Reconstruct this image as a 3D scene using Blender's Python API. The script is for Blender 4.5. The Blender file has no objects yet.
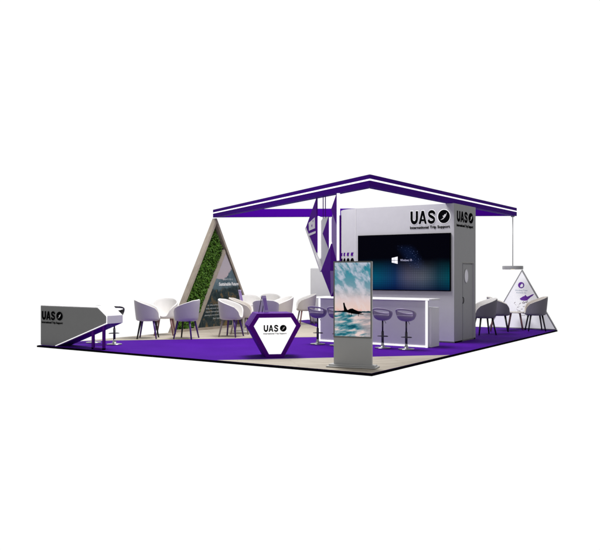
import bpy, math, random
from mathutils import Matrix, Vector
random.seed(7)
R = math.radians
scn = bpy.context.scene
COL = scn.collection
YAW = 33.83            # camera heading measured from the stand's own axes

# ---------------------------------------------------------------- materials
def nt(name):
    m = bpy.data.materials.new(name); m.use_nodes = True
    t = m.node_tree; b = t.nodes['Principled BSDF']
    return m, t, b
def N(t, kind, **kw):
    n = t.nodes.new(kind)
    for k, v in kw.items():
        if k in n.inputs: n.inputs[k].default_value = v
        else: setattr(n, k, v)
    return n
def paint(name, col, rough=.5, metal=0, spec=.4, emit=0, var=.05, scale=6, bump=0):
    m, t, b = nt(name)
    tc = N(t, 'ShaderNodeTexCoord')
    no = N(t, 'ShaderNodeTexNoise', Scale=scale, Detail=6.0, Roughness=.6)
    t.links.new(tc.outputs['Object'], no.inputs['Vector'])
    mr = N(t, 'ShaderNodeMapRange'); mr.inputs['To Min'].default_value = 1-var; mr.inputs['To Max'].default_value = 1+var
    t.links.new(no.outputs['Fac'], mr.inputs['Value'])
    vm = N(t, 'ShaderNodeVectorMath', operation='SCALE'); vm.inputs[0].default_value = col
    t.links.new(mr.outputs[0], vm.inputs['Scale'])
    t.links.new(vm.outputs[0], b.inputs['Base Color'])
    rr = N(t, 'ShaderNodeMapRange'); rr.inputs['To Min'].default_value = max(0.02, rough-.06); rr.inputs['To Max'].default_value = min(1, rough+.06)
    t.links.new(no.outputs['Fac'], rr.inputs['Value']); t.links.new(rr.outputs[0], b.inputs['Roughness'])
    b.inputs['Metallic'].default_value = metal
    b.inputs['Specular IOR Level'].default_value = spec
    if emit:
        b.inputs['Emission Color'].default_value = (*col, 1); b.inputs['Emission Strength'].default_value = emit
    if bump:
        n2 = N(t, 'ShaderNodeTexNoise', Scale=scale*25, Detail=3.0)
        t.links.new(tc.outputs['Object'], n2.inputs['Vector'])
        bp = N(t, 'ShaderNodeBump', Strength=bump, Distance=.01)
        t.links.new(n2.outputs['Fac'], bp.inputs['Height']); t.links.new(bp.outputs[0], b.inputs['Normal'])
    return m

M = {}
M['black'] = paint('black_ink', (.004, .004, .005), .9, spec=.0)
M['edge'] = paint('black_edge', (.006, .005, .009), .9, spec=.0)
M['white'] = paint('white_laminate', (.78, .77, .78), .45)
M['towerwhite'] = paint('tower_laminate', (.66, .65, .68), .5, spec=.3)
M['sideshade'] = paint('side_shade', (.40, .40, .41), .6, spec=.15)  # shade on the tower's right side and door, painted as darker grey
M['shadelam'] = paint('shaded_laminate', (.31, .31, .31), .55, spec=.25)  # white counter front in shade; the shade is painted as grey
M['led'] = paint('white_led', (1, .99, 1), .5, emit=.85, var=0)
M['lightbox'] = paint('white_lightbox', (1, 1, 1), .5, emit=.75, var=0)
M['halo'] = paint('halo_light', (1, 1, 1), .5, emit=.4, var=0)
M['purple'] = paint('purple_lacquer', (.095, .002, .27), .5, spec=.08)
M['beam'] = paint('beam_purple', (.055, .0006, .25), .7, spec=.03)
M['dpurple'] = paint('deep_purple', (.085, .003, .27), .6, spec=.06)
M['lilac'] = paint('lilac_panel', (.27, .17, .46), .4, spec=.2)
M['lav'] = paint('lavender', (.45, .36, .6), .5)
M['panelgrey'] = paint('pale_grey_panel', (.70, .70, .71), .5, spec=.3)
M['kiosk'] = paint('brushed_grey', (.52, .52, .515), .5, metal=.15, spec=.3)
M['kiosktrim'] = paint('kiosk_trim', (.22, .215, .2), .35, metal=.6)
M['shell'] = paint('chair_shell', (.62, .60, .60), .5, spec=.3, bump=.05)
M['pad'] = paint('chair_pad', (.86, .84, .82), .7, spec=.2, bump=.15)
M['cream'] = paint('cream_pad', (.76, .71, .66), .7, spec=.2, bump=.15)
M['beige'] = paint('bounce_shell', (.60, .56, .54), .6, spec=.2, bump=.1)  # white shell with warm bounce from the wood floor put into the colour
M['shadeshell'] = paint('shaded_shell', (.20, .19, .225), .6, spec=.2, bump=.1)  # white shell darkened: shade beyond the tower put into the colour
M['legdark'] = paint('dark_leg', (.015, .014, .018), .35, spec=.3)
M['legpurple'] = paint('purple_leg', (.07, .02, .2), .3, spec=.4)
M['legrose'] = paint('rosewood_leg', (.22, .10, .10), .4)
M['legash'] = paint('ash_leg', (.30, .26, .24), .4)
M['stool'] = paint('stool_plastic', (.31, .26, .40), .4, spec=.3)
M['stooldark'] = paint('stool_dark', (.03, .03, .035), .25, spec=.6)
M['chrome'] = paint('chrome', (.42, .42, .44), .28, metal=.9)
M['chromedark'] = paint('dark_chrome', (.07, .065, .08), .3, metal=.7)
M['frost'] = paint('frosted_glass', (.62, .6, .68), .25, emit=.12)
M['lampgrey'] = paint('lamp_grey', (.42, .42, .43), .45, metal=.2)
M['warm'] = paint('warm_bulb', (1, .85, .5), .5, emit=2.5, var=0)
M['mossback'] = paint('moss_soil', (.006, .012, .004), .9, spec=.1)

def wood(name, c1, c2, ang, scale=(1, 1, 1), planks=True):
    m, t, b = nt(name)
    tc = N(t, 'ShaderNodeTexCoord'); mp = N(t, 'ShaderNodeMapping')
    mp.inputs['Rotation'].default_value = (0, 0, R(ang)) if planks else ang
    t.links.new(tc.outputs['Object'], mp.inputs['Vector'])
    mp2 = N(t, 'ShaderNodeMapping'); mp2.inputs['Scale'].default_value = scale
    t.links.new(mp.outputs[0], mp2.inputs['Vector'])
    no = N(t, 'ShaderNodeTexNoise', Scale=2.2, Detail=8.0, Roughness=.65, Distortion=.6)
    t.links.new(mp2.outputs[0], no.inputs['Vector'])
    cr = N(t, 'ShaderNodeValToRGB'); cr.color_ramp.elements[0].color = (*c1, 1); cr.color_ramp.elements[1].color = (*c2, 1)
    cr.color_ramp.elements[0].position = .32; cr.color_ramp.elements[1].position = .68
    t.links.new(no.outputs['Fac'], cr.inputs[0])
    out = cr.outputs[0]
    if planks:
        br = N(t, 'ShaderNodeTexBrick', Scale=1.0); br.inputs['Brick Width'].default_value = 1.9; br.inputs['Row Height'].default_value = .19
        br.inputs['Mortar Size'].default_value = .006; br.inputs['Color1'].default_value = (1, 1, 1, 1); br.inputs['Color2'].default_value = (.90, .89, .88, 1); br.inputs['Mortar'].default_value = (.62, .57, .52, 1)
        t.links.new(mp.outputs[0], br.inputs['Vector'])
        mx = N(t, 'ShaderNodeMix', data_type='RGBA', blend_type='MULTIPLY'); mx.inputs[0].default_value = .8
        t.links.new(out, mx.inputs[6]); t.links.new(br.outputs[0], mx.inputs[7]); out = mx.outputs[2]
    t.links.new(out, b.inputs['Base Color'])
    b.inputs['Roughness'].default_value = .6; b.inputs['Specular IOR Level'].default_value = .15
    return m
M['floorwood'] = wood('pale_oak_floor', (.40, .345, .275), (.66, .60, .51), -45, (.6, 7, 1))
M['framewood'] = wood('pale_oak_frame', (.30, .255, .21), (.43, .37, .31), (0, 0, 0), (3, 1.5, 1.5), False)

def carpet():
    m, t, b = nt('purple_carpet')
    tc = N(t, 'ShaderNodeTexCoord')
    no = N(t, 'ShaderNodeTexNoise', Scale=220.0, Detail=4.0); big = N(t, 'ShaderNodeTexNoise', Scale=.9, Detail=5.0)
    t.links.new(tc.outputs['Object'], no.inputs['Vector']); t.links.new(tc.outputs['Object'], big.inputs['Vector'])
    ad = N(t, 'ShaderNodeMath', operation='ADD'); t.links.new(no.outputs['Fac'], ad.inputs[0]); t.links.new(big.outputs['Fac'], ad.inputs[1])
    cr = N(t, 'ShaderNodeValToRGB'); cr.color_ramp.elements[0].color = (.060, .004, .235, 1); cr.color_ramp.elements[1].color = (.095, .009, .36, 1)
    hl = N(t, 'ShaderNodeMath', operation='MULTIPLY'); hl.inputs[1].default_value = .5
    t.links.new(ad.outputs[0], hl.inputs[0]); cr.color_ramp.elements[0].position = .3; cr.color_ramp.elements[1].position = .7
    t.links.new(hl.outputs[0], cr.inputs[0]); t.links.new(cr.outputs[0], b.inputs['Base Color'])
    b.inputs['Roughness'].default_value = .9; b.inputs['Specular IOR Level'].default_value = .05
    bp = N(t, 'ShaderNodeBump', Strength=.3, Distance=.004); t.links.new(no.outputs['Fac'], bp.inputs['Height']); t.links.new(bp.outputs[0], b.inputs['Normal'])
    return m
M['carpet'] = carpet()

def leaf_mat():
    m, t, b = nt('moss_leaves')
    tc = N(t, 'ShaderNodeTexCoord'); no = N(t, 'ShaderNodeTexNoise', Scale=9.0, Detail=5.0, Roughness=.8)
    t.links.new(tc.outputs['Object'], no.inputs['Vector'])
    cr = N(t, 'ShaderNodeValToRGB'); cr.color_ramp.elements[0].color = (.012, .045, .006, 1); cr.color_ramp.elements[1].color = (.13, .29, .025, 1)
    cr.color_ramp.elements[0].position = .35; cr.color_ramp.elements[1].position = .68
    t.links.new(no.outputs['Fac'], cr.inputs[0]); t.links.new(cr.outputs[0], b.inputs['Base Color'])
    b.inputs['Roughness'].default_value = .55; b.inputs['Specular IOR Level'].default_value = .2
    return m
M['leaf'] = leaf_mat()

class G:                                   # small node-math helper on 'Generated' coordinates
    def __init__(s, name, ax, ay):
        s.m, s.t, s.b = nt(name)
        tc = N(s.t, 'ShaderNodeTexCoord'); sp = N(s.t, 'ShaderNodeSeparateXYZ'); s.t.links.new(tc.outputs['Generated'], sp.inputs[0])
        s.u, s.v = sp.outputs[ax], sp.outputs[ay]
    def math(s, op, a, b=None, clamp=False):
        n = N(s.t, 'ShaderNodeMath', operation=op); n.use_clamp = clamp
        for i, x in enumerate((a, b)):
            if x is None: continue
            if isinstance(x, (int, float)): n.inputs[i].default_value = x
            else: s.t.links.new(x, n.inputs[i])
        return n.outputs[0]
    def vec(s, a, b):
        n = N(s.t, 'ShaderNodeCombineXYZ')
        for i, x in enumerate((a, b)):
            if isinstance(x, (int, float)): n.inputs[i].default_value = x
            else: s.t.links.new(x, n.inputs[i])
        return n.outputs[0]
    def noise(s, v, scale, detail=5, rough=.55, dist=0):
        n = N(s.t, 'ShaderNodeTexNoise', Scale=scale, Detail=float(detail), Roughness=rough, Distortion=dist); s.t.links.new(v, n.inputs['Vector']); return n.outputs['Fac']
    def ramp(s, f, stops):
        n = N(s.t, 'ShaderNodeValToRGB'); e = n.color_ramp.elements
        while len(e) < len(stops): e.new(.5)
        for el, (p, c) in zip(e, stops): el.position = p; el.color = (*c, 1)
        s.t.links.new(f, n.inputs[0]); return n.outputs[0]
    def mix(s, f, a, b, mode='MIX'):
        n = N(s.t, 'ShaderNodeMix', data_type='RGBA', blend_type=mode)
        for i, x in ((0, f), (6, a), (7, b)):
            if isinstance(x, (int, float)): n.inputs[i].default_value = x
            elif isinstance(x, tuple): n.inputs[i].default_value = (*x, 1)
            else: s.t.links.new(x, n.inputs[i])
        return n.outputs[2]
    def sstep(s, x, a, b):
        n = N(s.t, 'ShaderNodeMapRange', interpolation_type='SMOOTHSTEP'); n.inputs['From Min'].default_value = a; n.inputs['From Max'].default_value = b
        s.t.links.new(x, n.inputs['Value']); return n.outputs[0]
    def emit(s, c, e, rough=.3, spec=.3):
        if e > 0:
            s.t.links.new(c, s.b.inputs['Emission Color']); s.b.inputs['Emission Strength'].default_value = e
            s.b.inputs['Base Color'].default_value = (.002, .002, .003, 1)
        else: s.t.links.new(c, s.b.inputs['Base Color'])
        s.b.inputs['Roughness'].default_value = rough; s.b.inputs['Specular IOR Level'].default_value = spec
        return s.m

def kiosk_image():
    g = G('sunset_runway_picture', 0, 2)
    skew = g.math('ADD', g.math('MULTIPLY', g.v, 3.0), g.math('MULTIPLY', g.u, 1.4))
    streak = g.noise(g.vec(g.math('MULTIPLY', g.math('SUBTRACT', g.u, g.math('MULTIPLY', g.v, .6)), 1.3), skew), 1.9, 8, .6, .25)
    fine = g.noise(g.vec(g.math('MULTIPLY', g.u, 2.2), g.math('MULTIPLY', g.v, 5.0)), 3.4, 7, .58, .2)
    sky = g.ramp(g.v, [(.33, (.90, .38, .34)), (.38, (.90, .66, .58)), (.50, (.80, .64, .64)), (.66, (.20, .36, .44)), (.84, (.06, .30, .38)), (1, (.0, .22, .30))])
    cl = g.mix(g.sstep(g.v, .35, .8), (.88, .72, .70), (.60, .64, .76))
    sky = g.mix(g.math('MULTIPLY', g.sstep(streak, .42, .60), .9), sky, cl)
    sky = g.mix(g.math('MULTIPLY', g.sstep(fine, .55, .75), g.math('MULTIPLY', g.sstep(g.v, .42, .6), .6)), sky, (.16, .26, .36))
    wet = g.noise(g.vec(g.math('MULTIPLY', g.u, .9), g.math('ADD', g.math('MULTIPLY', g.v, 6.5), g.math('MULTIPLY', g.u, -.5))), 2.4, 8, .58, .3)
    ground = g.ramp(wet, [(.34, (.003, .07, .11)), (.44, (.03, .22, .28)), (.51, (.30, .42, .46)), (.60, (.92, .72, .68))])
    rose = g.sstep(g.math('ADD', g.u, g.math('MULTIPLY', g.v, .9)), .7, 1.05)
    ground = g.mix(g.math('MULTIPLY', rose, .55), ground, (.62, .44, .44))
    edge = g.math('ADD', .330, g.math('MULTIPLY', g.noise(g.vec(g.u, 0.0), 6, 3), .03))
    trees = g.math('MULTIPLY', g.math('LESS_THAN', g.v, edge), g.math('GREATER_THAN', g.v, .325))
    c = g.mix(g.math('GREATER_THAN', g.v, .33), ground, sky)
    c = g.mix(trees, c, (.01, .05, .07))
    return g.emit(c, .85, .8, .05)
def wall_image():
    g = G('starry_desktop_picture', 0, 2)
    low = g.ramp(g.u, [(0, (.0, .07, .17)), (.2, (.0, .12, .22)), (.42, (.01, .05, .17)), (.56, (.12, .12, .20)), (.72, (.13, .15, .20)), (.88, (.015, .07, .11)), (1, (.0, .10, .14))])
    fall = g.math('MULTIPLY', g.sstep(g.math('ADD', g.v, g.math('MULTIPLY', g.noise(g.vec(g.u, g.v), 3, 3), .1)), .64, .24), .75)
    bot = g.ramp(g.v, [(0, (.12, .18, .42)), (.12, (.6, .7, .85)), (.22, (1, 1, 1)), (1, (1, 1, 1))])
    c = g.mix(fall, (.0, .0, .002), g.mix(1.0, low, bot, 'MULTIPLY'))
    gx = g.math('LESS_THAN', g.math('FRACT', g.math('MULTIPLY', g.u, 42)), .16); gy = g.math('LESS_THAN', g.math('FRACT', g.math('MULTIPLY', g.v, 24)), .16)
    c = g.mix(g.math('MULTIPLY', g.math('MAXIMUM', gx, gy), .3), c, (0, 0, 0))
    du = g.math('SUBTRACT', g.u, g.math('ADD', .60, g.math('MULTIPLY', g.math('SUBTRACT', g.v, .6), -.35)))
    band = g.math('MULTIPLY', g.sstep(g.math('ABSOLUTE', du), .13, .01), g.math('MULTIPLY', g.sstep(g.v, .3, .45), g.sstep(g.v, .85, .7)))
    st = g.sstep(g.noise(g.vec(g.math('MULTIPLY', g.u, 2.0), g.v), 38, 2, .5), .64, .74)
    c = g.mix(g.math('MULTIPLY', band, .25), c, (.01, .03, .12))
    c = g.mix(g.math('MULTIPLY', band, st), c, (.16, .22, .48))
    return g.emit(c, .85, 1, 0)
def poster_image():
    g = G('forest_valley_picture', 1, 2)
    n1 = g.noise(g.vec(g.u, g.v), 5, 6, .65); n2 = g.noise(g.vec(g.math('MULTIPLY', g.u, 2.2), g.v), 5, 8, .78, .6); n3 = g.noise(g.vec(g.math('MULTIPLY', g.u, 1.6), g.v), 7, 7, .75, .8)
    sky = g.ramp(g.v, [(.3, (.46, .34, .36)), (.62, (.50, .41, .44)), (.8, (.46, .41, .45)), (1, (.42, .38, .42))])
    mt = g.ramp(n1, [(.35, (.045, .085, .11)), (.6, (.14, .20, .23))])
    hb = g.math('ADD', g.math('MULTIPLY', g.u, .75), g.math('MULTIPLY', n1, .55))
    c = g.mix(g.sstep(g.math('SUBTRACT', g.v, hb), .10, .07), sky, mt)
    pk = g.math('ADD', g.math('ADD', .36, g.math('MULTIPLY', g.u, .10)), g.math('MULTIPLY', n2, .22))
    fr = g.ramp(n3, [(.38, (.012, .022, .026)), (.52, (.03, .05, .055)), (.60, (.15, .10, .045)), (.72, (.30, .20, .09))])
    c = g.mix(g.sstep(g.math('SUBTRACT', g.v, pk), .02, -.03), c, fr)
    return g.emit(c, 0, .55, .15)
M['kimg'] = kiosk_image(); M['wimg'] = wall_image(); M['pimg'] = poster_image()

# ---------------------------------------------------------------- mesh helpers
class MB:
    def __init__(s): s.v = []; s.f = []
    def add(s, vs, fs, Mx=None):
        o = len(s.v)
        s.v += [tuple(Mx @ Vector(p)) if Mx else tuple(p) for p in vs]
        s.f += [tuple(i+o for i in f) for f in fs]; return s
    def box(s, x0, x1, y0, y1, z0, z1, Mx=None):
        v = [(x, y, z) for x in (x0, x1) for y in (y0, y1) for z in (z0, z1)]
        return s.add(v, [(0, 1, 3, 2), (4, 6, 7, 5), (0, 4, 5, 1), (2, 3, 7, 6), (0, 2, 6, 4), (1, 5, 7, 3)], Mx)
    def prism(s, poly, d0, d1, f, Mx=None):          # f(a,b,d)->xyz
        n = len(poly)
        v = [f(a, b, d0) for a, b in poly]+[f(a, b, d1) for a, b in poly]
        return s.add(v, [tuple(range(n)), tuple(range(2*n-1, n-1, -1))]+[(i, i+n, (i+1) % n+n, (i+1) % n) for i in range(n)], Mx)
    def ring(s, outer, inner, d0, d1, f, Mx=None):    # frame between two outlines of equal count
        n = len(outer); v = []
        for d in (d0, d1):
            v += [f(a, b, d) for a, b in outer]+[f(a, b, d) for a, b in inner]
        fs = []
        for i in range(n):
            j = (i+1) % n
            fs += [(i, j, n+j, n+i), (2*n+i, 3*n+i, 3*n+j, 2*n+j), (i, 2*n+i, 2*n+j, j), (n+i, n+j, 3*n+j, 3*n+i)]
        return s.add(v, fs, Mx)
    def tube(s, pts, rs, n=12, cap=True):
        if not isinstance(rs, (list, tuple)): rs = [rs]*len(pts)
        vs = []; fs = []
        for i, p in enumerate(pts):
            p = Vector(p); a = Vector(pts[max(0, i-1)]); b = Vector(pts[min(len(pts)-1, i+1)])
            d = (b-a).normalized(); up = Vector((0, 0, 1)) if abs(d.z) < .9 else Vector((1, 0, 0))
            e1 = d.cross(up).normalized(); e2 = d.cross(e1)
            vs += [tuple(p+(e1*math.cos(k*2*math.pi/n)+e2*math.sin(k*2*math.pi/n))*rs[i]) for k in range(n)]
        for i in range(len(pts)-1):
            for k in range(n): fs.append((i*n+k, i*n+(k+1) % n, (i+1)*n+(k+1) % n, (i+1)*n+k))
        if cap: fs += [tuple(range(n)), tuple(range(len(pts)*n-1, (len(pts)-1)*n-1, -1))]
        return s.add(vs, fs)
    def lathe(s, prof, n=32, c=(0, 0)):
        vs = [(c[0]+r*math.cos(k*2*math.pi/n), c[1]+r*math.sin(k*2*math.pi/n), z) for r, z in prof for k in range(n)]
        fs = [(i*n+k, i*n+(k+1) % n, (i+1)*n+(k+1) % n, (i+1)*n+k) for i in range(len(prof)-1) for k in range(n)]
        fs += [tuple(range(n)), tuple(range(len(prof)*n-1, (len(prof)-1)*n-1, -1))]
        return s.add(vs, fs)
    def build(s, name, mat, parent=None, smooth=False, bevel=0, world=False, label=None):
        vs = s.v
        if world and parent is not None:
            inv = FR[parent.name].inverted(); vs = [tuple(inv @ Vector(p)) for p in vs]
        me = bpy.data.meshes.new(name); me.from_pydata(vs, [], s.f); me.update()
        import bmesh
        bm = bmesh.new(); bm.from_mesh(me); bmesh.ops.recalc_face_normals(bm, faces=bm.faces); bm.to_mesh(me); bm.free()
        me.materials.append(M[mat] if isinstance(mat, str) else mat)
        o = bpy.data.objects.new(name, me); COL.objects.link(o)
        if parent is not None: o.parent = parent; FR[o.name] = FR[parent.name]
        else: FR[o.name] = Matrix()
        if smooth:
            for p in me.polygons: p.use_smooth = True
        if bevel:
            b = o.modifiers.new('bevel', 'BEVEL'); b.width = bevel; b.segments = 2; b.limit_method = 'ANGLE'; b.angle_limit = R(40)
        if label: o['label'] = label
        return o
FR = {}
def tag(o, label, cat, group=None):
    o['label'] = label; o['category'] = cat
    if group: o['group'] = group
    return o
def thing(name, loc, rz, label, cat, group=None):
    o = bpy.data.objects.new(name, None); COL.objects.link(o); o.empty_display_size = .2
    o.location = loc; o.rotation_euler = (0, 0, R(rz))
    FR[o.name] = Matrix.Translation(loc) @ Matrix.Rotation(R(rz), 4, 'Z')
    return tag(o, label, cat, group)
def copy_tree(o, parent=None):
    c = o.copy(); COL.objects.link(c); c.parent = parent
    FR[c.name] = FR[o.name] if parent is None else FR[parent.name]
    for ch in list(o.children): copy_tree(ch, c)
    return c
XZ = lambda a, b, d: (a, d, b)
YZ = lambda a, b, d: (d, a, b)

def text(body, w, h, Mx, mat, name, parent, bold=0.0, depth=.0015, world=True):
    cu = bpy.data.curves.new('tmp', 'FONT'); cu.body = body; cu.size = 1; cu.offset = bold; cu.extrude = 0; cu.resolution_u = 5
    ob = bpy.data.objects.new('tmp', cu); COL.objects.link(ob)
    dg = bpy.context.evaluated_depsgraph_get(); dg.update()
    me = bpy.data.meshes.new_from_object(ob.evaluated_get(dg)); bpy.data.objects.remove(ob)
    xs = [v.co.x for v in me.vertices]; ys = [v.co.y for v in me.vertices]
    x0, y0 = min(xs), min(ys); sx = w/(max(xs)-x0); sy = h/(max(ys)-y0)
    vs = [((v.co.x-x0)*sx, (v.co.y-y0)*sy, 0) for v in me.vertices]; fs = [tuple(p.vertices) for p in me.polygons]
    # give the lettering a real thickness
    n = len(vs); edges = {}
    for f in fs:
        for i in range(len(f)):
            a, b = f[i], f[(i+1) % len(f)]
            if (b, a) in edges: del edges[(b, a)]
            else: edges[(a, b)] = 1
    V = [(x, y, 0) for x, y, _ in vs]+[(x, y, depth) for x, y, _ in vs]
    Fs = [tuple(i+n for i in f) for f in fs]+[(a, b, b+n, a+n) for a, b in edges]
    return MB().add(V, Fs, Mx).build(name, mat, parent, world=world)
def plane_m(origin, xdir, zdir):
    x = Vector(xdir).normalized(); y = Vector((0, 0, 1)); z = Vector(zdir).normalized()
    m = Matrix.Identity(4)
    for i in range(3): m[i][0] = x[i]; m[i][1] = y[i]; m[i][2] = z[i]; m[i][3] = origin[i]
    return m
def ellipse(cx, cy, rx, ry, n=32): return [(cx+rx*math.cos(k*2*math.pi/n), cy+ry*math.sin(k*2*math.pi/n)) for k in range(n)]
FL = lambda a, b, d: (a, b, d)
def ribbon(pts, w, Z):
    L, Q = [], []
    for i, p in enumerate(pts):
        a = Vector(pts[max(0, i-1)]); b = Vector(pts[min(len(pts)-1, i+1)]); p = Vector(p)
        d = (b-a).normalized(); n = Vector((-d.y, d.x))*w/2
        L.append(p+n); Q.append(p-n)
    vs = [(q.x, q.y, Z[0]) for q in L+Q]+[(q.x, q.y, Z[1]) for q in L+Q]; n = len(pts); m = 2*n
    fs = []
    for i in range(n-1):
        fs += [(i, i+1, n+i+1, n+i), (m+i, m+n+i, m+n+i+1, m+i+1), (i, m+i, m+i+1, i+1), (n+i, n+i+1, m+n+i+1, m+n+i)]
    fs += [(0, n, m+n, m), (n-1, m+n-1, m+2*n-1, 2*n-1)]
    return vs, fs
def letters(parent, x0, y0_, W, H, z0, z1, mat, P, grow=0.0, name='letter'):
    # heavy grotesque U, A and S drawn in a unit cell, then scaled
    cw = W/3.0
    def put(strokes, ox):
        m = MB()
        for k, (pts, w) in enumerate(strokes):
            vs, fs = ribbon(pts, w+grow*2, (0, 1))
            dz = k*.0003
            m.add([(x0+ox+x*cw, y0_+y*H, (z0+dz) if z == 0 else (z1+dz)) for x, y, z in vs], fs, P)
        m.build(name, mat, parent, world=True)
    U = [(.15, 1.0+grow), (.15, .42)]+[(.47-.32*math.cos(a), .42-.30*math.sin(a)) for a in [math.pi*k/10 for k in range(1, 10)]]+[(.79, .42), (.79, 1.0+grow)]
    put([(U, .27)], 0)
    g = grow
    m = MB()
    for k, q in enumerate(([(-g, -g), (.26+g, -g), (.62+g, 1+g), (.36-g, 1+g)], [(1+g, -g), (.74-g, -g), (.38-g, 1+g), (.64+g, 1+g)], [(.16, .20-g), (.84, .20-g), (.76, .37+g), (.24, .37+g)])):
        dz = k*.0003
        m.prism([(x0+cw*1.0+x*cw*.97, y0_+y*H) for x, y in q], z0+dz, z1+dz, lambda a, b, d: (a, b, d), P)
    m.build(name, mat, parent, world=True)
    S = [(.86, .70), (.80, .82), (.66, .89), (.50, .905), (.33, .88), (.22, .80), (.21, .69), (.30, .60), (.48, .53), (.66, .465), (.80, .37), (.82, .26), (.73, .15), (.56, .10), (.38, .105), (.22, .17), (.15, .31)]
    put([(S, .235)], cw*2.02)
def logo(parent, P, W, hl, halo=False):
    """bold word, round emblem with a white swoosh, caption below; P: lower-left of the caption"""
    cap = .082*W; base = cap+.045*W
    T = lambda x, y, z: P @ Matrix.Translation((x, y, z))
    if halo:
        letters(parent, .01*W, base, .64*W, hl, .001, .003, 'halo', P, .03, 'letter_glow')
        MB().prism(ellipse(.855*W, base+hl/2, .160*W, hl*.54), .001, .003, FL, P).build('emblem_glow', 'halo', parent, world=True)
    letters(parent, .01*W, base, .64*W, hl, .006, .010, 'black', P)
    e = MB().prism(ellipse(.855*W, base+hl/2, .145*W, hl*.5), .006, .010, FL, P).build('globe_emblem', 'black', parent, world=True)
    cx, cy, r = .855*W, base+hl/2, .145*W; q = hl*.5
    sw = [(-.62, -.52), (-.15, -.42), (.22, -.12), (.42, .22), (.50, .58), (.30, .30), (.12, .34), (-.02, .10), (-.22, .14), (-.05, -.16), (-.30, -.36)]
    MB().prism([(cx+a*r, cy+b*q) for a, b in sw], .0105, .012, FL, P).build('swoosh', 'white', e, world=True)
    text('International Trip Support', W, cap, T(0, 0, .006), 'black', 'caption', parent, .03, .003)

# ---------------------------------------------------------------- floor
XL, YB = -8.41, 10.96
def sheet(name, poly, z, mat):
    o = MB().add([(x, y, z) for x, y in poly], [tuple(range(len(poly)))]).build(name, mat); o['kind'] = 'structure'; return o
pf = MB().box(XL, 0, 0, YB, -.045, -.008).build('platform', 'edge', bevel=.004); pf['kind'] = 'structure'
sheet('carpet', [(XL+.015, .02), (-.015, .02), (-.015, YB-.02), (XL+.015, YB-.02)], -.004, 'carpet')
def woodsheet(name, poly, z):
    sheet(name, poly, z, 'floorwood')
woodsheet('wood_floor', [(-.02, .025), (-.02, 3.23), (-3.23, .025)], 0.0)
woodsheet('wood_floor', [(XL+.02, 1.20), (-4.0, 5.61), (-3.95, 5.85), (XL+.02, 10.31)], 0.0)

# ---------------------------------------------------------------- roof frame (triangle)
S60 = math.sin(math.pi/3); zb, zt = 3.20, 3.425; SD = 8.62
T1 = Vector((-.942, 1.668, 0)); T2 = T1+Vector((0, SD, 0)); T3 = T1+Vector((-S60*SD, SD/2, 0))
roof = thing('hanging_roof_frame', (T1.x, T1.y, zb), 0, 'large triangular purple beam frame with white light lines above the whole stand', 'canopy frame')
def beam(A, B, inward, name='beam', led=True):
    d = (B-A).normalized(); w = .17
    A3, B3 = A, B
    # mitre so beams butt at corners (60 degrees)
    k = w/math.tan(R(30))
    def F_(a, b, z):
        p = A3+d*a+inward*b; return (p.x, p.y, z)
    L = (B-A).length
    e = .003
    poly = [(e, 0), (L-e, 0), (L-k-e, w), (k+e, w)]
    o = MB()
    o.add([F_(a, b, z) for z in (zb, zt) for a, b in poly], [(0, 1, 2, 3), (7, 6, 5, 4), (0, 4, 5, 1), (1, 5, 6, 2), (2, 6, 7, 3), (3, 7, 4, 0)])
    bo = o.build(name, 'beam', roof, world=True)
    if led:
        z0, z1 = zb+.112, zb+.143
        MB().add([F_(a, b, z) for z in (z0, z1) for a, b in ((.0, -.004), (L, -.004), (L, .01), (.0, .01))], [(0, 1, 2, 3), (7, 6, 5, 4), (0, 4, 5, 1), (1, 5, 6, 2), (2, 6, 7, 3), (3, 7, 4, 0)]).build('light_line', 'led', bo, world=True)
cen = (T1+T2+T3)/3
def inw(A, B):
    d = (B-A).normalized(); n = Vector((-d.y, d.x, 0)); return n if n.dot(cen-A) > 0 else -n
beam(T1, T2, inw(T1, T2)); beam(T3, T1, inw(T3, T1)); beam(T2, T3, inw(T2, T3))

# ---------------------------------------------------------------- service tower with LED wall
tw = thing('storage_tower', (-2.6, 6.2, 0), 0, 'tall white storage tower with lettering, set behind the bar counter', 'storage tower')
TX, TY, TZ = -.9, 5.607, 3.196
def arc(a, g=0.0): return (-3.45-(.93+g)*math.sin(R(a)), 6.857-(1.25+g)*math.cos(R(a)))
curve = [arc(a) for a in range(90, -1, -5)]
foot = [(TX, TY), (TX, 6.10), (TX-.06, 6.10), (TX-.06, 6.84), (TX, 6.84), (TX, 6.96), (-4.38, 6.96)]+curve
MB().prism(foot, 0, 1.83, FL).build('wall', 'towerwhite', tw, world=True)
foot2 = [(TX, TY), (TX, 6.96), (-4.38, 6.96)]+curve
MB().prism(foot2, 1.8305, TZ, FL).build('upper_wall', 'towerwhite', tw, world=True)
def curved_strip(name, a0, a1, z0, z1, mat, g=.012):
    aa = [a0+(a1-a0)*q/4 for q in range(5)]
    MB().prism([arc(a, .001) for a in aa]+[arc(a, g) for a in reversed(aa)], z0, z1, FL).build(name, mat, tw, world=True)
curved_strip('panel_seam', 1.0, 2.2, .0, TZ-.01, 'white', .006)
MB().prism([(TY+.002, .001), (6.10, .001), (6.10, 1.83), (6.84, 1.83), (6.84, .001), (6.958, .001), (6.958, TZ-.002), (TY+.002, TZ-.002)], TX+.0005, TX+.004, YZ).build('side_shade_panel', 'sideshade', tw, world=True)  # added sheet that carries this side's painted shade
MB().box(TX-.01, TX+.006, 6.08, 6.86, 1.832, 1.85).build('door_head_shadow', 'kiosktrim', tw, world=True)  # dark strip painted for the header's shadow at the door top
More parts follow.
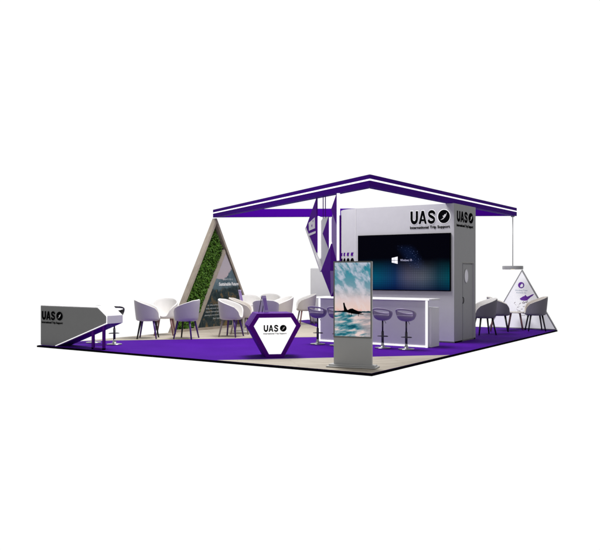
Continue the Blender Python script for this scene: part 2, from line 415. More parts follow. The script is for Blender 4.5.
dr = MB().box(TX-.055, TX-.02, 6.20, 6.835, .01, 1.81).build('sliding_door', 'sideshade', tw, world=True, bevel=.004)
MB().prism(ellipse(6.40, 1.53, .115, .155), TX-.0195, TX-.012, YZ).build('oval_window', 'frost', dr, world=True)
MB().ring(ellipse(6.40, 1.53, .13, .172), ellipse(6.40, 1.53, .114, .154), TX-.0195, TX-.008, YZ).build('window_trim', 'lampgrey', dr, world=True)
MB().tube([(TX+.002, 6.135+.06*math.sin(a), .96+.07*math.cos(a)) for a in [k*math.pi/10 for k in range(11)]], .009, 8).build('door_handle', 'black', tw, world=True, smooth=True)
MB().box(TX-.001, TX+.004, 5.62, 6.95, .0, .03).box(-3.44, TX, TY-.005, TY-.001, .0, .03).build('skirting', 'kiosktrim', tw, world=True)
# left end: pale vertical profiles
curved_strip('light_strip', 66, 75, .0, 3.0, 'led')
curved_strip('shadow_gap', 57, 61, .0, 3.0, 'kiosktrim', .006)
curved_strip('light_strip', 50, 56, .0, 3.0, 'led')
# lettering front and side
logo(tw, plane_m((-2.0, TY, 2.62), (1, 0, 0), (0, -1, 0)), 1.0, .31, halo=True)
logo(tw, plane_m((TX, 5.75, 2.655), (0, 1, 0), (1, 0, 0)), 1.04, .25)
# small rows of marks on the bevelled panel
for a_ in (8, 17, 27, 38):
    px_, py_ = arc(a_, .003); nx_, ny_ = -math.sin(R(a_)), -math.cos(R(a_))
    Pm = plane_m((px_, py_, 1.86), (-ny_, nx_, 0), (nx_, ny_, 0))
    MB().prism([(-.045, .17), (.03, .17), (.02, .21), (.045, .25), (-.03, .25), (-.04, .21)], .001, .004, FL, Pm).build('purple_mark', 'dpurple', tw, world=True)
    MB().prism([(-.055, .0), (.055, .0), (.055, .06), (.03, .11), (-.02, .11), (-.055, .06)], .001, .004, FL, Pm).build('black_mark', 'black', tw, world=True)
# screen: hangs on the tower
sc = thing('video_wall', (-2.18, TY, 1.85), 0, 'large wide black video wall with blue desktop picture mounted on the tower', 'screen')
MB().box(-3.39, -.97, TY-.045, TY-.002, 1.18, 2.52).build('housing', 'black', sc, world=True, bevel=.004)
MB().box(-3.37, -.99, TY-.050, TY-.046, 1.20, 2.50).build('display', 'wimg', sc, world=True)
M['screenwhite'] = paint('screen_white', (.8, .8, .85), .5, emit=.55, var=0)
M['screenpale'] = paint('screen_pale', (.45, .45, .62), .5, emit=.35, var=0)
WX, WZ, wy = -2.455, 1.905, TY-.052
pane = MB()
for (a0, a1, s0, s1) in ((0, .062, .52, .64), (.069, .155, .65, .82)):
    h0, h1 = .105*s0, .105*s1
    pane.prism([(WX+a0, WZ+.005), (WX+a1, WZ+.005), (WX+a1, WZ+h1), (WX+a0, WZ+h0)], wy, wy-.002, XZ)
    pane.prism([(WX+a0, WZ-.005), (WX+a1, WZ-.005), (WX+a1, WZ-h1), (WX+a0, WZ-h0)], wy, wy-.002, XZ)
pane.build('window_symbol', 'screenwhite', sc, world=True)
text('Windows 10', .30, .052, plane_m((WX+.225, wy+.002, WZ-.025), (1, 0, 0), (0, -1, 0)) @ Matrix.Translation((0, 0, .004)), 'screenpale', 'screen_text', sc, .0)

# ---------------------------------------------------------------- bar counter
bar = thing('bar_counter', (-2.3, 4.4, 0), 0, 'long white bar counter with glowing edges behind the row of stools', 'bar counter')
BY = 4.25
MB().box(-3.69, -.97, BY+.031, BY+.12, .0, 1.005).box(-3.665, -1.0, BY+.013, BY+.0305, .045, 1.00).build('front_panel', 'white', bar, world=True)
MB().box(-3.75, -.84, BY-.03, BY+.42, 1.008, 1.05).build('counter_top', 'white', bar, world=True, bevel=.006)
lg = MB()
lg.box(-3.705, -3.67, BY, BY+.03, .0, 1.004); lg.box(-.995, -.955, BY, BY+.03, .0, 1.004)
lg.box(-3.66, -1.0, BY, BY+.012, .005, .04)
lg.box(-3.74, -.90, BY-.036, BY-.031, 1.016, 1.044)
lg.build('light_edge', 'led', bar, world=True)
MB().box(-3.62, -.92, BY+.125, BY+.56, .0, .85).build('storage_base', 'white', bar, world=True, bevel=.004)

# ---------------------------------------------------------------- left reception counter
ct = thing('reception_counter', (-7.4, .3, 0), 0, 'angular white counter with shaded grey front and slanted underside at the far left platform edge', 'counter')
prof = [(-8.40, .0), (-7.86, .0), (-6.24, .55), (-6.24, .71), (-6.52, .895), (-8.40, .895)]
MB().prism(prof, .10, .52, XZ).build('body', 'white', ct, world=True)
inn = [(-8.40+.012, .012), (-7.87, .012), (-6.275, .572), (-6.275, .70), (-6.535, .868), (-8.40+.012, .868)]
MB().prism(inn, .088, .0995, XZ).build('front_panel', 'shadelam', ct, world=True)
MB().ring([(-7.86, .0), (-6.24, .55), (-6.24, .71), (-6.52, .895), (-6.53, .885), (-6.262, .705), (-6.262, .562), (-7.83, .022)], [(-7.861, .001), (-6.241, .551), (-6.241, .709), (-6.521, .894), (-6.529, .884), (-6.263, .704), (-6.263, .563), (-7.829, .023)], .085, .0995, XZ)
le = MB()
for a, b in (((-7.88, .0), (-6.24, .552)), ((-6.24, .552), (-6.24, .71)), ((-6.24, .71), (-6.52, .895)), ((-6.52, .895), (-8.40, .895))):
    ax, az = a; bx_, bz = b; L = math.hypot(bx_-ax, bz-az); nx, nz = -(bz-az)/L*.012, (bx_-ax)/L*.012
    le.prism([(ax, az), (bx_, bz), (bx_+nx, bz+nz), (ax+nx, az+nz)], .083, .0875, XZ)
le.build('edge_strip', 'led', ct, world=True)
un = MB(); un.prism([(-7.84, -.003), (-6.26, .535), (-6.26, .545), (-7.87, .0)], .14, .50, XZ)
un.build('underside_reflection', 'purple', ct, world=True)  # purple carpet reflection painted on as a thin sheet
lf = MB()
lf.box(-6.75, -6.69, .12, .16, .0, .385); lf.box(-6.42, -6.36, .12, .16, .0, .50); lf.box(-6.75, -6.36, .12, .16, .0, .03)
lf.build('leg_frame', 'purple', ct, world=True)
logo(ct, plane_m((-8.345, .087, .475), (1, 0, 0), (0, -1, 0)), .71, .19)

# ---------------------------------------------------------------- hexagonal welcome desk
dk = thing('welcome_desk', (-2.58, .95, 0), 45, 'small purple hexagonal desk with white glowing front panel, centre front', 'reception desk')
hexo = [(-.345, .835), (.345, .835), (.5, .6), (.165, .0), (-.165, .0), (-.5, .6)]
hexi = [(-.305, .755), (.305, .755), (.405, .598), (.115, .065), (-.115, .065), (-.405, .598)]
sc2 = lambda P, k, c=.45: [(a*k, (b-c)*k+c) for a, b in P]
MB().ring(hexo, hexi, 0, .12, XZ).build('front_frame', 'purple', dk, bevel=.004)
MB().prism(sc2(hexo, .965), .1205, .14, XZ).prism(hexo, .14, .66, XZ).build('body', 'purple', dk, bevel=.004)
MB().prism(hexi, .02, .035, XZ).build('light_panel', 'lightbox', dk)
logo(dk, FR[dk.name] @ plane_m((-.222, .02, .432), (1, 0, 0), (0, -1, 0)), .445, .128)

# ---------------------------------------------------------------- advertising kiosk
ks = thing('display_kiosk', (-.64, .51, 0), 13.6, 'grey freestanding kiosk showing a jet at sunset, on pale wood corner', 'display kiosk')
MB().box(-.335, .335, -.02, .045, .035, 1.795).build('cabinet', 'kiosk', ks, bevel=.006)
MB().box(-.43, .43, -.16, .16, .004, .026).box(-.40, .40, -.10, .11, .026, .05).build('base_plate', 'kiosk', ks, bevel=.006)
MB().ring([(-.336, .50), (.336, .50), (.336, 1.80), (-.336, 1.80)], [(-.315, .525), (.315, .525), (.315, 1.778), (-.315, 1.778)], -.026, -.0205, XZ).build('screen_bezel', 'kiosktrim', ks)
dsp = MB().box(-.314, .314, -.0235, -.0205, .526, 1.777).build('display', 'kimg', ks)
jet = MB()
zg = .526+1.251*.33
J = lambda pts: jet.prism([(x*.628-.314, zg+z) for x, z in pts], -.0255, -.0237, XZ)
J([(.25, .03), (.29, .036), (.38, .036), (.43, .055), (.50, .062), (.56, .042), (.66, .018), (.77, -.006), (.75, -.02), (.60, -.026), (.40, -.016), (.28, .008)])
J([(.265, .02), (.235, .155), (.275, .158), (.30, .10), (.36, .03)])
J([(.30, .002), (.40, .004), (.82, -.034), (.80, -.042), (.50, -.028)])
J([(.10, .006), (.30, .018), (.40, .012), (.28, .0), (.11, -.004)])
for x in (.40, .46, .66): J([(x, -.07), (x+.014, -.07), (x+.014, -.01), (x, -.01)])
jet.build('jet_silhouette', 'black', dsp)

# ---------------------------------------------------------------- chairs
def chair(label, shell='shell', pad='pad', legs=('legdark',)*4, group='tub chairs around the stand'):
    t = thing('tub_chair', (0, 0, 0), 0, label, 'chair', group)
    n = 48
    def h(p):
        a = abs(p)
        pts = [(0, .945), (40, .925), (70, .87), (100, .81), (125, .75), (145, .67), (158, .55), (168, .495), (180, .490)]
        for (a0, z0), (a1, z1) in zip(pts, pts[1:]):
            if a <= a1:
                k = (a-a0)/(a1-a0); k = k*k*(3-2*k) if a0 >= 125 else k; return z0+(z1-z0)*k
        return z1
    def pos(p, r, z):
        th = R(p); sy = 1.0; return (r*math.sin(th), -r*math.cos(th)*sy, z)
    ro = lambda z: .283+.052*min(1, max(0, (z-.45)/.45))**.8
    vo = []; K = 8
    fs = []
    phis = [-180+360*k/n for k in range(n)]
    rings = [[pos(p, .06, .425) for p in phis], [pos(p, .22, .428) for p in phis], [pos(p, .265, .44) for p in phis]]
    for k in range(K+1):
        rings.append([pos(p, ro(.465+(h(p)-.465)*k/K), .465+(h(p)-.465)*k/K) for p in phis])
    def grid(rings, cap0=True):
        m = MB(); vs = [v for r in rings for v in r]
        f = [(i*n+k, i*n+(k+1) % n, (i+1)*n+(k+1) % n, (i+1)*n+k) for i in range(len(rings)-1) for k in range(n)]
        if cap0: f.append(tuple(range(n)))
        return m.add(vs, f)
    grid(rings).build('shell', shell, t, smooth=True)
    th_ = .034
    top = rings[-1]
    inner = [top]
    inner.append([pos(p, ro(h(p))-.008, h(p)+.012) for p in phis])
    inner.append([pos(p, ro(h(p))-th_+.006, h(p)+.010) for p in phis])
    for k in range(K, -1, -1):
        inner.append([pos(p, ro(.50+(max(h(p), .505)-.50)*k/K)-th_, .50+(max(h(p), .505)-.50)*k/K) for p in phis])
    inner.append([pos(p, .19, .485) for p in phis]); inner.append([pos(p, .05, .482) for p in phis])
    g = grid(inner, False); g.f.append(tuple(range(len(g.v)-n, len(g.v)))); g.build('seat_lining', pad, t, smooth=True)
    for (sx, sy), lm in zip(((-1, 1), (1, 1), (-1, -1), (1, -1)), legs):
        MB().tube([(sx*.24, sy*.23, 0), (sx*.165, sy*.155, .432)], [.018, .026], 10).build('leg', lm, t, smooth=True)
    return t
def camface(al): return YAW+al-90
GL, GR = 'tub chairs on the left half of the stand', 'tub chairs beyond the storage tower'
P_, D_, R_, A_ = 'legpurple', 'legdark', 'legrose', 'legash'
specs = [
 # label, x, y, facing, shell, pad, legs, group
 ('lilac tub chair beside the far-left grey counter, leftmost of all chairs', -7.62, 2.62, 4, 'shell', 'pad', (D_, P_, P_, D_), GL),
 ('white tub chair facing the viewer with rosy legs, between two lilac chairs', -7.95, 3.55, -88, 'pad', 'pad', (R_,)*4, GL),
 ('lilac tub chair turned left, in front of the green moss triangle', -6.80, 3.10, 166, 'shell', 'pad', (P_, D_, P_, P_), GL),
 ('lilac tub chair with white lining in front of the forest poster', -6.22, 4.12, -20, 'shell', 'pad', (P_, P_, P_, A_), GL),
 ('beige tub chair just behind the white-lined chair before the forest poster', -6.55, 4.95, -8, 'beige', 'cream', (A_, A_, P_, A_), GL),
 ('white tub chair facing the viewer, left of the cluster behind the purple desk', -7.78, 6.95, -72, 'pad', 'pad', (A_,)*4, GL),
 ('lilac tub chair seen from the back, directly behind the purple desk', -5.26, 4.29, 84, 'shell', 'pad', (P_,)*4, GL),
 ('beige rounded tub chair turned left with white inside, right of the desk cluster', -6.42, 6.60, -150, 'beige', 'pad', (A_,)*4, GL),
 ('white tub chair at the very back of the cluster behind the desk', -8.02, 8.25, -85, 'pad', 'pad', (A_,)*4, GL),
 ('white tub chair turned left in front of the far grey cabinet', -7.10, 8.85, -168, 'beige', 'pad', (R_, A_, A_, A_), GL),
 ('shaded grey tub chair closest to the storage tower, right side of stand', -1.17, 8.30, -172, 'shadeshell', 'pad', (D_,)*4, GR),
 ('shaded grey tub chair with cream rim, second to the right of the tower', -1.22, 9.62, -14, 'shadeshell', 'cream', (D_, D_, D_, R_), GR),
 ('shaded grey tub chair with black legs, rightmost, in front of the triangular sign', -.44, 10.33, 174, 'shadeshell', 'cream', (D_,)*4, GR),
]
protos = {}
for (lab, x, y, fa, sh, pd, lg_, gr) in specs:
    key = (sh, pd, lg_)
    if key not in protos:
        c = protos[key] = chair(lab, sh, pd, lg_)
    else: c = copy_tree(protos[key])
    c['label'] = lab; c['group'] = gr; c.location = (x, y, 0); c.rotation_euler = (0, 0, R(camface(fa)))

lt = thing('low_table', (-1.02, 10.40, 0), 20, 'low white table with maroon legs in front of the white triangular sign', 'low table')
MB().lathe([(.27, .475), (.285, .48), (.285, .50), (.275, .505)], 40).build('table_top', 'cream', lt)
for sx, sy in ((-1, -1), (1, -1), (-1, 1), (1, 1)):
    MB().tube([(sx*.20, sy*.20, 0), (sx*.12, sy*.12, .474)], [.018, .024], 10).build('leg', 'legrose', lt, smooth=True)

# ---------------------------------------------------------------- bar stools
def stool(label, seatmat):
    t = thing('bar_stool', (0, 0, 0), 0, label, 'bar stool')
    n = 40; K = 6
    def h(p):
        a = abs(p); return .745+.125*(.5+.5*math.cos(R(a)))**1.1
    vs = []; fs = []
    rr = lambda k: [.03, .11, .165, .192, .203, .207, .200][k]
    for k in range(K+1):
        for j in range(n):
            p = -180+360*j/n; H_ = h(p)
            z = [.600, .610, .645, .645+(H_-.645)*.36, .645+(H_-.645)*.60, .645+(H_-.645)*.80, H_][k]
            off = -.03*(z-.65)/.2
            vs.append((rr(k)*math.sin(R(p)), -rr(k)*math.cos(R(p))*.92+off, z))
    for k in range(K):
        for j in range(n):
            p = -180+360*(j+.5)/n
            if k in (3, 4) and abs(p) < 68: continue        # the opening in the low back
            fs.append((k*n+j, k*n+(j+1) % n, (k+1)*n+(j+1) % n, (k+1)*n+j))
    fs.append(tuple(range(n)))
    s = MB().add(vs, fs).build('seat', seatmat, t, smooth=True)
    so = s.modifiers.new('thick', 'SOLIDIFY'); so.thickness = .034; so.offset = 0
    sb = s.modifiers.new('sub', 'SUBSURF'); sb.levels = 1; sb.render_levels = 2
    MB().tube([(0, 0, .10), (0, 0, .36)], .027, 16).tube([(0, 0, .36), (0, 0, .605)], .018, 16).build('column', 'chromedark', t, smooth=True)
    MB().lathe([(.155, .003), (.17, .006), (.168, .014), (.08, .022), (.045, .04), (.030, .085), (.026, .12)], 36).build('base', 'chrome', t, smooth=True)
    fr = MB(); fr.tube([(.10*math.cos(a), .035+.085*math.sin(a), .25) for a in [R(-8+k*196/14) for k in range(15)]]+[(-.12, .0, .25)], .008, 8)
    fr.tube([(-.11, 0, .25), (.11, 0, .25)], .008, 8); fr.build('footrest', 'chromedark', t, smooth=True)
    MB().tube([(.02, 0, .60), (.06, -.01, .575), (.09, -.02, .53)], .005, 6).build('lever', 'chromedark', t, smooth=True)
    return t
st = stool('purple bar stool at the far left end of the white bar', 'stool')
names = ['purple bar stool at the left end of the white bar', 'purple bar stool partly hidden by left edge of the kiosk',
         'purple bar stool just right of the kiosk', 'rightmost purple bar stool at the right end of the bar']
for i, (x, y) in enumerate(((-3.35, 3.66), (-2.84, 3.66), (-1.73, 3.69), (-1.19, 3.72))):
    c = st if i == 0 else copy_tree(st)
    c.location = (x, y, 0); c.rotation_euler = (0, 0, R((0, 3, 0, -2)[i])); c['label'] = names[i]; c['group'] = 'bar stools along the bar'
s2 = stool('dark swivel stool behind the slanted end of the left counter', 'stooldark')
for i, (x, y) in enumerate(((-7.08, 1.05), (-7.80, 1.08))):
    c = s2 if i == 0 else copy_tree(s2)
    c.location = (x, y, 0); c.rotation_euler = (0, 0, R((60, 70)[i])); c['group'] = 'stools behind the reception counter'
    c['label'] = ('dark swivel stool behind right end of the left counter, its seat showing', 'dark swivel stool further left behind the grey counter, mostly hidden')[i]

# ---------------------------------------------------------------- moss triangle with poster
ms = thing('moss_triangle_wall', (XL, 5.98, 0), 0, 'tall wooden triangle wall filled with green moss and a forest poster', 'display wall')
mx0, mx1 = -8.40, -8.24
y0, y1 = 4.13, 7.78
def up(a, b): return (a, b)
h3 = 3.17
w = .16/S60
outer = [(y0, .0), (y1, .0), ((y0+y1)/2, h3)]
def inset(P, k0):   # inset of equilateral triangle
    cx = (y0+y1)/2; cz = h3/3; r = (cz-k0)/cz; return [(cx+(a-cx)*r, cz+(b-cz)*r) for a, b in P]
inn3 = inset(outer, .07)
# outer boards: left board is the wide one
fr = MB().ring(outer, inn3, mx0, mx1, YZ).build('outer_frame', 'framewood', ms, world=True)
tri = h3/((y1-y0)/2)
# inner bar parallel to left side: between base positions s=.92 and s=1.02
def para(s0, s1, i=.07):
    # strip between two lines parallel to left side, clipped by right side
    P = []
    iy = i/S60
    a0, a1 = y0+s0, y0+s1
    zb_ = i
    rt = y1-iy*1.0
    def top(a):   # intersection of line from (a,0) slope +60 with right inner side
        yy = (a+(y1-2*i/S60*1.0))/2; return (yy, (yy-a)*tri)
    return [(a0+zb_/tri, zb_), (a1+zb_/tri, zb_), top(a1), top(a0)]
MB().prism(para(.86, .97), mx0+.02, mx1-.001, YZ).build('inner_bar', 'framewood', ms, world=True)
fl = para(.083, .87)
MB().prism(fl, mx0+.02, mx0+.04, YZ).build('moss_backing', 'mossback', ms, world=True)
MB().prism([(a, b) for a, b in inset(outer, .012)], mx0+.003, mx0+.019, YZ).build('back_board', 'mossback', ms, world=True)
lv = MB()
A, B, C_, D__ = [Vector((a, b)) for a, b in fl]
for i in range(6000):
    u, v = random.random(), random.random()
    p = (A*(1-u)+B*u)*(1-v)+(D__*(1-u)+C_*u)*v
    s = random.uniform(.016, .044); x = mx0+.042+random.random()**1.5*.075
    nrm = Vector((1, random.uniform(-.9, .9), random.uniform(-.5, 1.1))).normalized()
    e1 = nrm.cross(Vector((random.uniform(-1, 1), random.uniform(-1, 1), random.uniform(-1, 1)))).normalized(); e2 = nrm.cross(e1)
    c = Vector((x, p.x, p.y))
    lv.add([tuple(c-e1*s), tuple(c-e2*s*.55+nrm*.004), tuple(c+e1*s*1.1), tuple(c+e2*s*.55+nrm*.004)], [(0, 1, 2, 3)])
lv.build('moss_leaves', 'leaf', ms, world=True)
pz = .0705
q0 = (y0+.972+pz/tri, pz); q1 = (y1-.07*2/S60-.002+pz/tri*1.0, pz)
q1 = (y1-.07/S60-.04, pz); q2 = para(.972, .972)[2]
po = MB().prism([q0, q1, q2], mx1-.03, mx1-.012, YZ).build('forest_poster', 'pimg', ms, world=True)
M['posterwhite'] = paint('poster_white', (.85, .85, .86), .5, var=0); M['postergrey'] = paint('poster_grey', (.5, .54, .56), .5, var=0)
Pp = lambda y, z: plane_m((mx1-.012, y, z), (0, 1, 0), (1, 0, 0)) @ Matrix.Translation((0, 0, .001))
text("Here's to a", .42, .07, Pp(6.26, 1.39), 'postergrey', 'poster_text', po, .005)
text('Sustainable Future', .90, .10, Pp(6.06, 1.23), 'posterwhite', 'poster_title', po, .03)
for k, (yy, ww) in enumerate(((5.56, .78), (5.50, .92), (5.48, .95), (5.44, .9), (5.8, .6))):
    text(('our valleys and forests deserve care', 'flying with lower carbon every year', 'cleaner fuel and lighter journeys', 'planting as we travel the world', 'for tomorrow')[k][:34], ww, .05, Pp(yy, .66-k*.095), 'postergrey', 'small_print', po)

# ---------------------------------------------------------------- triangular sign at the back right corner
sg = thing('triangle_sign', (-.98, 10.9, 0), 0, 'white triangular sign with purple emblem at the far right corner', 'sign')
so_ = [(-1.96, .0), (.0, .0), (-.98, 1.697)]
cx, cz, r_ = -.98, 1.697/3, .955
si = [(cx+(a-cx)*r_, cz+(b-cz)*r_) for a, b in so_]
MB().ring(so_, si, 10.86, 10.94, XZ).build('frame', 'lampgrey', sg, world=True)
M['signface'] = paint('sign_face', (.86, .86, .88), .6, spec=.1, emit=.38, var=.01)  # glow added to the face so it reads bright white
MB().prism(si, 10.868, 10.93, XZ).build('face', 'signface', sg, world=True)
SP = lambda x, z: plane_m((x, 10.868, z), (1, 0, 0), (0, -1, 0)) @ Matrix.Translation((0, 0, .001))
M['blueink'] = paint('blue_ink', (.35, .48, .62), .5); M['violetink'] = paint('violet_ink', (.22, .05, .52), .5)
em = MB().prism(ellipse(0, 0, .09, .09), 0, .003, FL, SP(-1.0, 1.25)).build('emblem', 'violetink', sg, world=True)
MB().prism([(-.02, -.06), (.045, -.05), (.06, .0), (.03, .05), (-.005, .02), (-.03, -.02)], .0035, .005, FL, SP(-1.0, 1.25)).build('emblem_cutout', 'signface', em, world=True)
text('Working Trips', .36, .05, SP(-1.18, 1.07), 'blueink', 'sign_text', sg, .0); text('Worldwide Ops', .30, .045, SP(-1.15, 1.005), 'blueink', 'sign_text', sg, .0)
wing = MB()
wing.prism([(a*.85, b*.8) for a, b in [(-.21, -.07), (-.16, -.105), (-.06, -.12), (.03, -.11), (.08, -.06), (.15, .01), (.23, .07), (.27, .13), (.20, .11), (.11, .06), (.05, .03), (.01, .05), (-.02, .10), (-.05, .05), (-.11, .03), (-.16, -.01), (-.20, -.03)]], 0, .003, FL, SP(-.86, .90))
wing.build('purple_figure', 'violetink', sg, world=True)
M['sketch'] = paint('sketch_ink', (.45, .40, .42), .6)
sk = MB()
random.seed(3)
for k in range(26):
    a = random.uniform(-.30, .12); b = random.uniform(.42, .76); l = random.uniform(.03, .10); q = random.uniform(-.8, .8)
    dx, dz = l*math.cos(q), l*math.sin(q)
    sk.prism([(a, b), (a+dx, b+dz), (a+dx-.012, b+dz+.018), (a-.008, b+.014)], 0, .002, FL, SP(-.92, 0.0))
sk.build('sketch_lines', 'sketch', sg, world=True)
text('travel support', .34, .045, SP(-1.02, .36), 'kiosktrim', 'sign_text', sg, .0)

# ---------------------------------------------------------------- pendant lamp
pl = thing('pendant_lamp', (-1.03, 10.2, zb), 0, 'grey flat disc pendant lamp on a rod from the right beam end', 'pendant lamp')
MB().tube([(-1.03, 10.2, 1.80), (-1.03, 10.2, zb-.012)], .012, 10).build('rod', 'lampgrey', pl, world=True, smooth=True)
MB().lathe([(.05, zb-.03), (.05, zb-.001)], 20, (-1.03, 10.2)).build('ceiling_cap', 'lampgrey', pl, world=True)
MB().lathe([(.27, 1.70), (.285, 1.71), (.285, 1.79), (.275, 1.80)], 40, (-1.03, 10.2)).build('lamp_shade', 'lampgrey', pl, world=True)
MB().lathe([(.05, 1.683), (.05, 1.699)], 24, (-1.03, 10.2)).build('bulb', 'warm', pl, world=True)

# ---------------------------------------------------------------- hanging diamond screen under the left beam
hs = thing('hanging_diamond_screen', (-2.6, 2.6, zb), 0, 'hanging lattice of purple and grey diamond panels below the left beam', 'hanging screen')
bd = Vector((-S60, .5, 0)); bn = Vector((-.5, -S60, 0))       # outward normal of the front-left side
def HB(a, b, d):
    p = T1+bd*a+bn*(d-.035); return (p.x, p.y, b)
def panel(name, poly, d0, d1, mat, label=None, parent=hs):
    return MB().prism(poly, d0, d1, HB).build(name, mat, parent, world=True, label=label)
panel('grey_panel', [(2.18, 2.02), (2.18, 2.62), (1.95, 2.76), (1.67, 2.76), (1.62, 2.2), (1.98, 1.66)], -.05, -.03, 'panelgrey')
d1 = panel('diamond_panel', [(2.19, 3.195), (2.68, 2.60), (2.19, 2.03)], -.02, .01, 'dpurple', 'deep purple half diamond with a white emblem')
edge = MB(); 
def strip(a, b, w_, d0, d1):
    a = Vector(a); b = Vector(b); n_ = Vector((-(b-a).y, (b-a).x)).normalized()*w_
    edge.prism([tuple(a), tuple(b), tuple(b+n_), tuple(a+n_)], d0, d1, HB)
strip((2.685, 2.60), (1.985, 1.65), .045, -.06, .015)
edge.build('white_edge', 'white', hs, world=True)
em2 = MB()
em2.prism([(2.55, 2.68), (2.26, 2.78), (2.25, 2.55), (2.53, 2.51)], .0105, .013, HB)
em2.prism([(2.60, 2.44), (2.22, 2.49), (2.22, 2.445), (2.575, 2.39)], .0105, .013, HB)
em2.build('white_emblem', 'white', d1, world=True)
for pp in ([(2.42, 2.63), (2.37, 2.64), (2.37, 2.59), (2.42, 2.59)], [(2.36, 2.72), (2.32, 2.73), (2.32, 2.70), (2.36, 2.69)]):
    MB().prism(pp, .0135, .015, HB).build('purple_dot', 'lilac', d1, world=True)
panel('light_post', [(2.15, 1.98), (2.06, 1.90), (2.06, 2.78), (2.15, 2.80)], -.02, .0, 'led')
for a in (1.96, 1.86): panel('thin_rod', [(a, 2.74), (a+.014, 2.74), (a+.014, 3.195), (a, 3.195)], -.04, -.026, 'dpurple')
panel('diamond_panel', [(1.655, 2.76), (1.91, 2.42), (1.655, 2.10)], -.015, .01, 'dpurple')
panel('light_post', [(1.65, 2.05), (1.57, 2.15), (1.57, 2.70), (1.65, 2.74)], -.02, .0, 'led')
panel('diamond_panel', [(1.295, 3.195), (1.53, 2.89), (1.295, 2.56)], .0, .02, 'dpurple')
panel('lilac_panel', [(1.295, 2.555), (1.50, 2.84), (1.565, 2.70), (1.565, 2.25), (1.295, 1.75)], -.03, -.012, 'lilac')
panel('end_post', [(1.24, 1.85), (1.285, 1.85), (1.285, 3.195), (1.24, 3.195)], -.03, .02, 'led')
panel('purple_strip', [(1.185, 1.3), (1.215, 1.3), (1.215, 2.75), (1.185, 2.75)], -.03, .0, 'dpurple')
# large folded diamond at the bottom: two facets
fold = MB(); top, lft, bot, rgt, mid = (1.56, 2.20), (2.0, 1.65), (1.56, 1.12), (1.14, 1.65), (1.56, 1.65)
P3 = lambda q, d: HB(q[0], q[1], d)
vs = [P3(top, .0), P3(lft, .0), P3(bot, .0), P3(rgt, -.06), P3(mid, .02), P3(top, -.07), P3(lft, -.07), P3(bot, -.07), P3(rgt, -.09)]
fold.add(vs, [(0, 1, 4), (1, 2, 4), (0, 4, 3), (5, 8, 7, 6), (0, 5, 6, 1), (1, 6, 7, 2), (3, 8, 5, 0), (2, 7, 8, 3)])
fo = fold.build('diamond_panel', 'dpurple', hs, world=True, label='largest folded purple diamond at the bottom of the lattice')
MB().add([P3((1.555, 1.125), .003), P3((1.145, 1.65), -.056), P3((1.555, 1.645), .024)], [(0, 1, 2)]).build('lower_facet', 'lilac', fo, world=True)

# ---------------------------------------------------------------- far grey cabinet
cb = thing('tall_cabinet', (-7.0, 9.75, 0), 0, 'plain pale grey cabinet standing in far corner behind the bar', 'cabinet')
CY = 9.6
MB().box(-7.42, -6.64, CY, CY+.4, .03, 1.76).build('carcass', 'panelgrey', cb, world=True, bevel=.03)
MB().box(-7.40, -6.66, CY+.02, CY+.38, .001, .03).build('plinth', 'kiosktrim', cb, world=True)
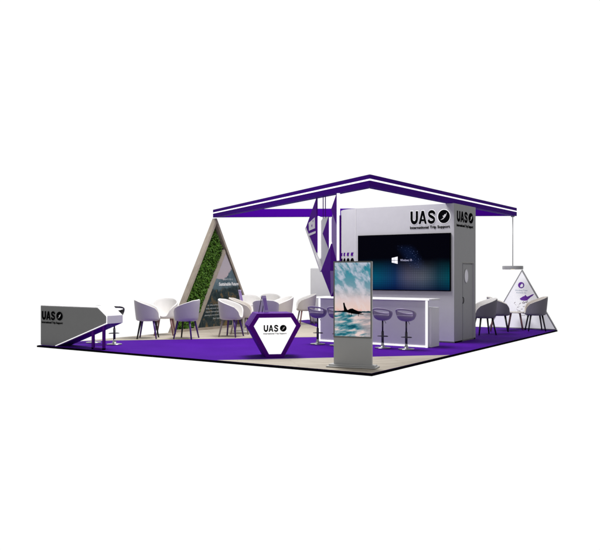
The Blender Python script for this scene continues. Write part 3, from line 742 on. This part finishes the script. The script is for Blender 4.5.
# ---------------------------------------------------------------- small table with card stand, card holder on desk
tb = thing('side_table', (-6.95, 5.55, 0), 0, 'small round white table hidden among the chairs before the forest poster', 'table')
MB().lathe([(.29, .70), (.30, .705), (.30, .725), (.295, .73)], 40).build('table_top', 'white', tb)
MB().tube([(0, 0, .02), (0, 0, .70)], .025, 16).build('column', 'white', tb, smooth=True)
MB().lathe([(.2, .001), (.2, .012), (.03, .025)], 32).build('foot', 'white', tb)
def card(label, loc, rz, hgt=.34):
    t = thing('card_stand', loc, rz, label, 'card stand', 'lavender card stands')
    T_ = Matrix.Rotation(R(-12), 4, 'X')
    MB().box(-.075, .075, -.006, .006, .0, hgt, T_).build('card_panel', 'lav', t)
    MB().box(-.055, .055, -.008, -.0065, .05, hgt-.05, T_).build('printed_card', 'lilac', t)
    T2_ = Matrix.Translation((0, .14, 0)) @ Matrix.Rotation(R(12), 4, 'X')
    MB().box(-.07, -.055, -.004, .004, .0, hgt*.95, T2_).box(.055, .07, -.004, .004, .0, hgt*.95, T2_).build('prop_leg', 'chromedark', t)
    return t
card('lavender card stand on top of the purple desk', (-2.94, 1.17, .8352), YAW+62, .33)
card('slim lavender card stand in front of the forest poster, rising between chairs', (-6.95, 5.5, .731), YAW+68, .42)

# ---------------------------------------------------------------- light and camera
wd = bpy.data.worlds.new('World'); scn.world = wd; wd.use_nodes = True
t = wd.node_tree; bg = t.nodes['Background']
tc = t.nodes.new('ShaderNodeTexCoord'); dp = t.nodes.new('ShaderNodeVectorMath'); dp.operation = 'DOT_PRODUCT'
vd = (-math.sin(R(YAW)), math.cos(R(YAW)), 0); dp.inputs[1].default_value = vd
t.links.new(tc.outputs['Generated'], dp.inputs[0])
mr = t.nodes.new('ShaderNodeMapRange'); mr.interpolation_type = 'SMOOTHSTEP'
mr.inputs['From Min'].default_value = .48; mr.inputs['From Max'].default_value = .66; mr.inputs['To Min'].default_value = .36; mr.inputs['To Max'].default_value = 1.02
t.links.new(dp.outputs['Value'], mr.inputs['Value']); t.links.new(mr.outputs[0], bg.inputs['Color']); bg.inputs['Strength'].default_value = 1

def area(name, loc, size, power, target, col=(1, 1, 1)):
    l = bpy.data.lights.new(name, 'AREA'); l.shape = 'SQUARE'; l.size = size; l.energy = power; l.color = col
    o = bpy.data.objects.new(name, l); COL.objects.link(o); o.location = loc
    o.rotation_euler = (Vector(target)-Vector(loc)).to_track_quat('-Z', 'Y').to_euler(); return o
area('hall_softbox', (-4.3, 3.6, 9.0), 4.0, 1000, (-4.3, 4.2, 0))

cam = bpy.data.cameras.new('camera'); co = bpy.data.objects.new('camera', cam); COL.objects.link(co)
co.location = (5.654, -10.491, 1.6); co.rotation_euler = (R(90), 0, R(YAW))
cam.sensor_width = 36; cam.lens = 745.5/600*36; cam.shift_y = -2/600; cam.clip_end = 500
scn.camera = co
scn.render.resolution_x = 1024; scn.render.resolution_y = 939
scn.view_settings.view_transform = 'Standard'; scn.view_settings.look = 'None'
scn.view_settings.exposure = 0; scn.view_settings.gamma = 1
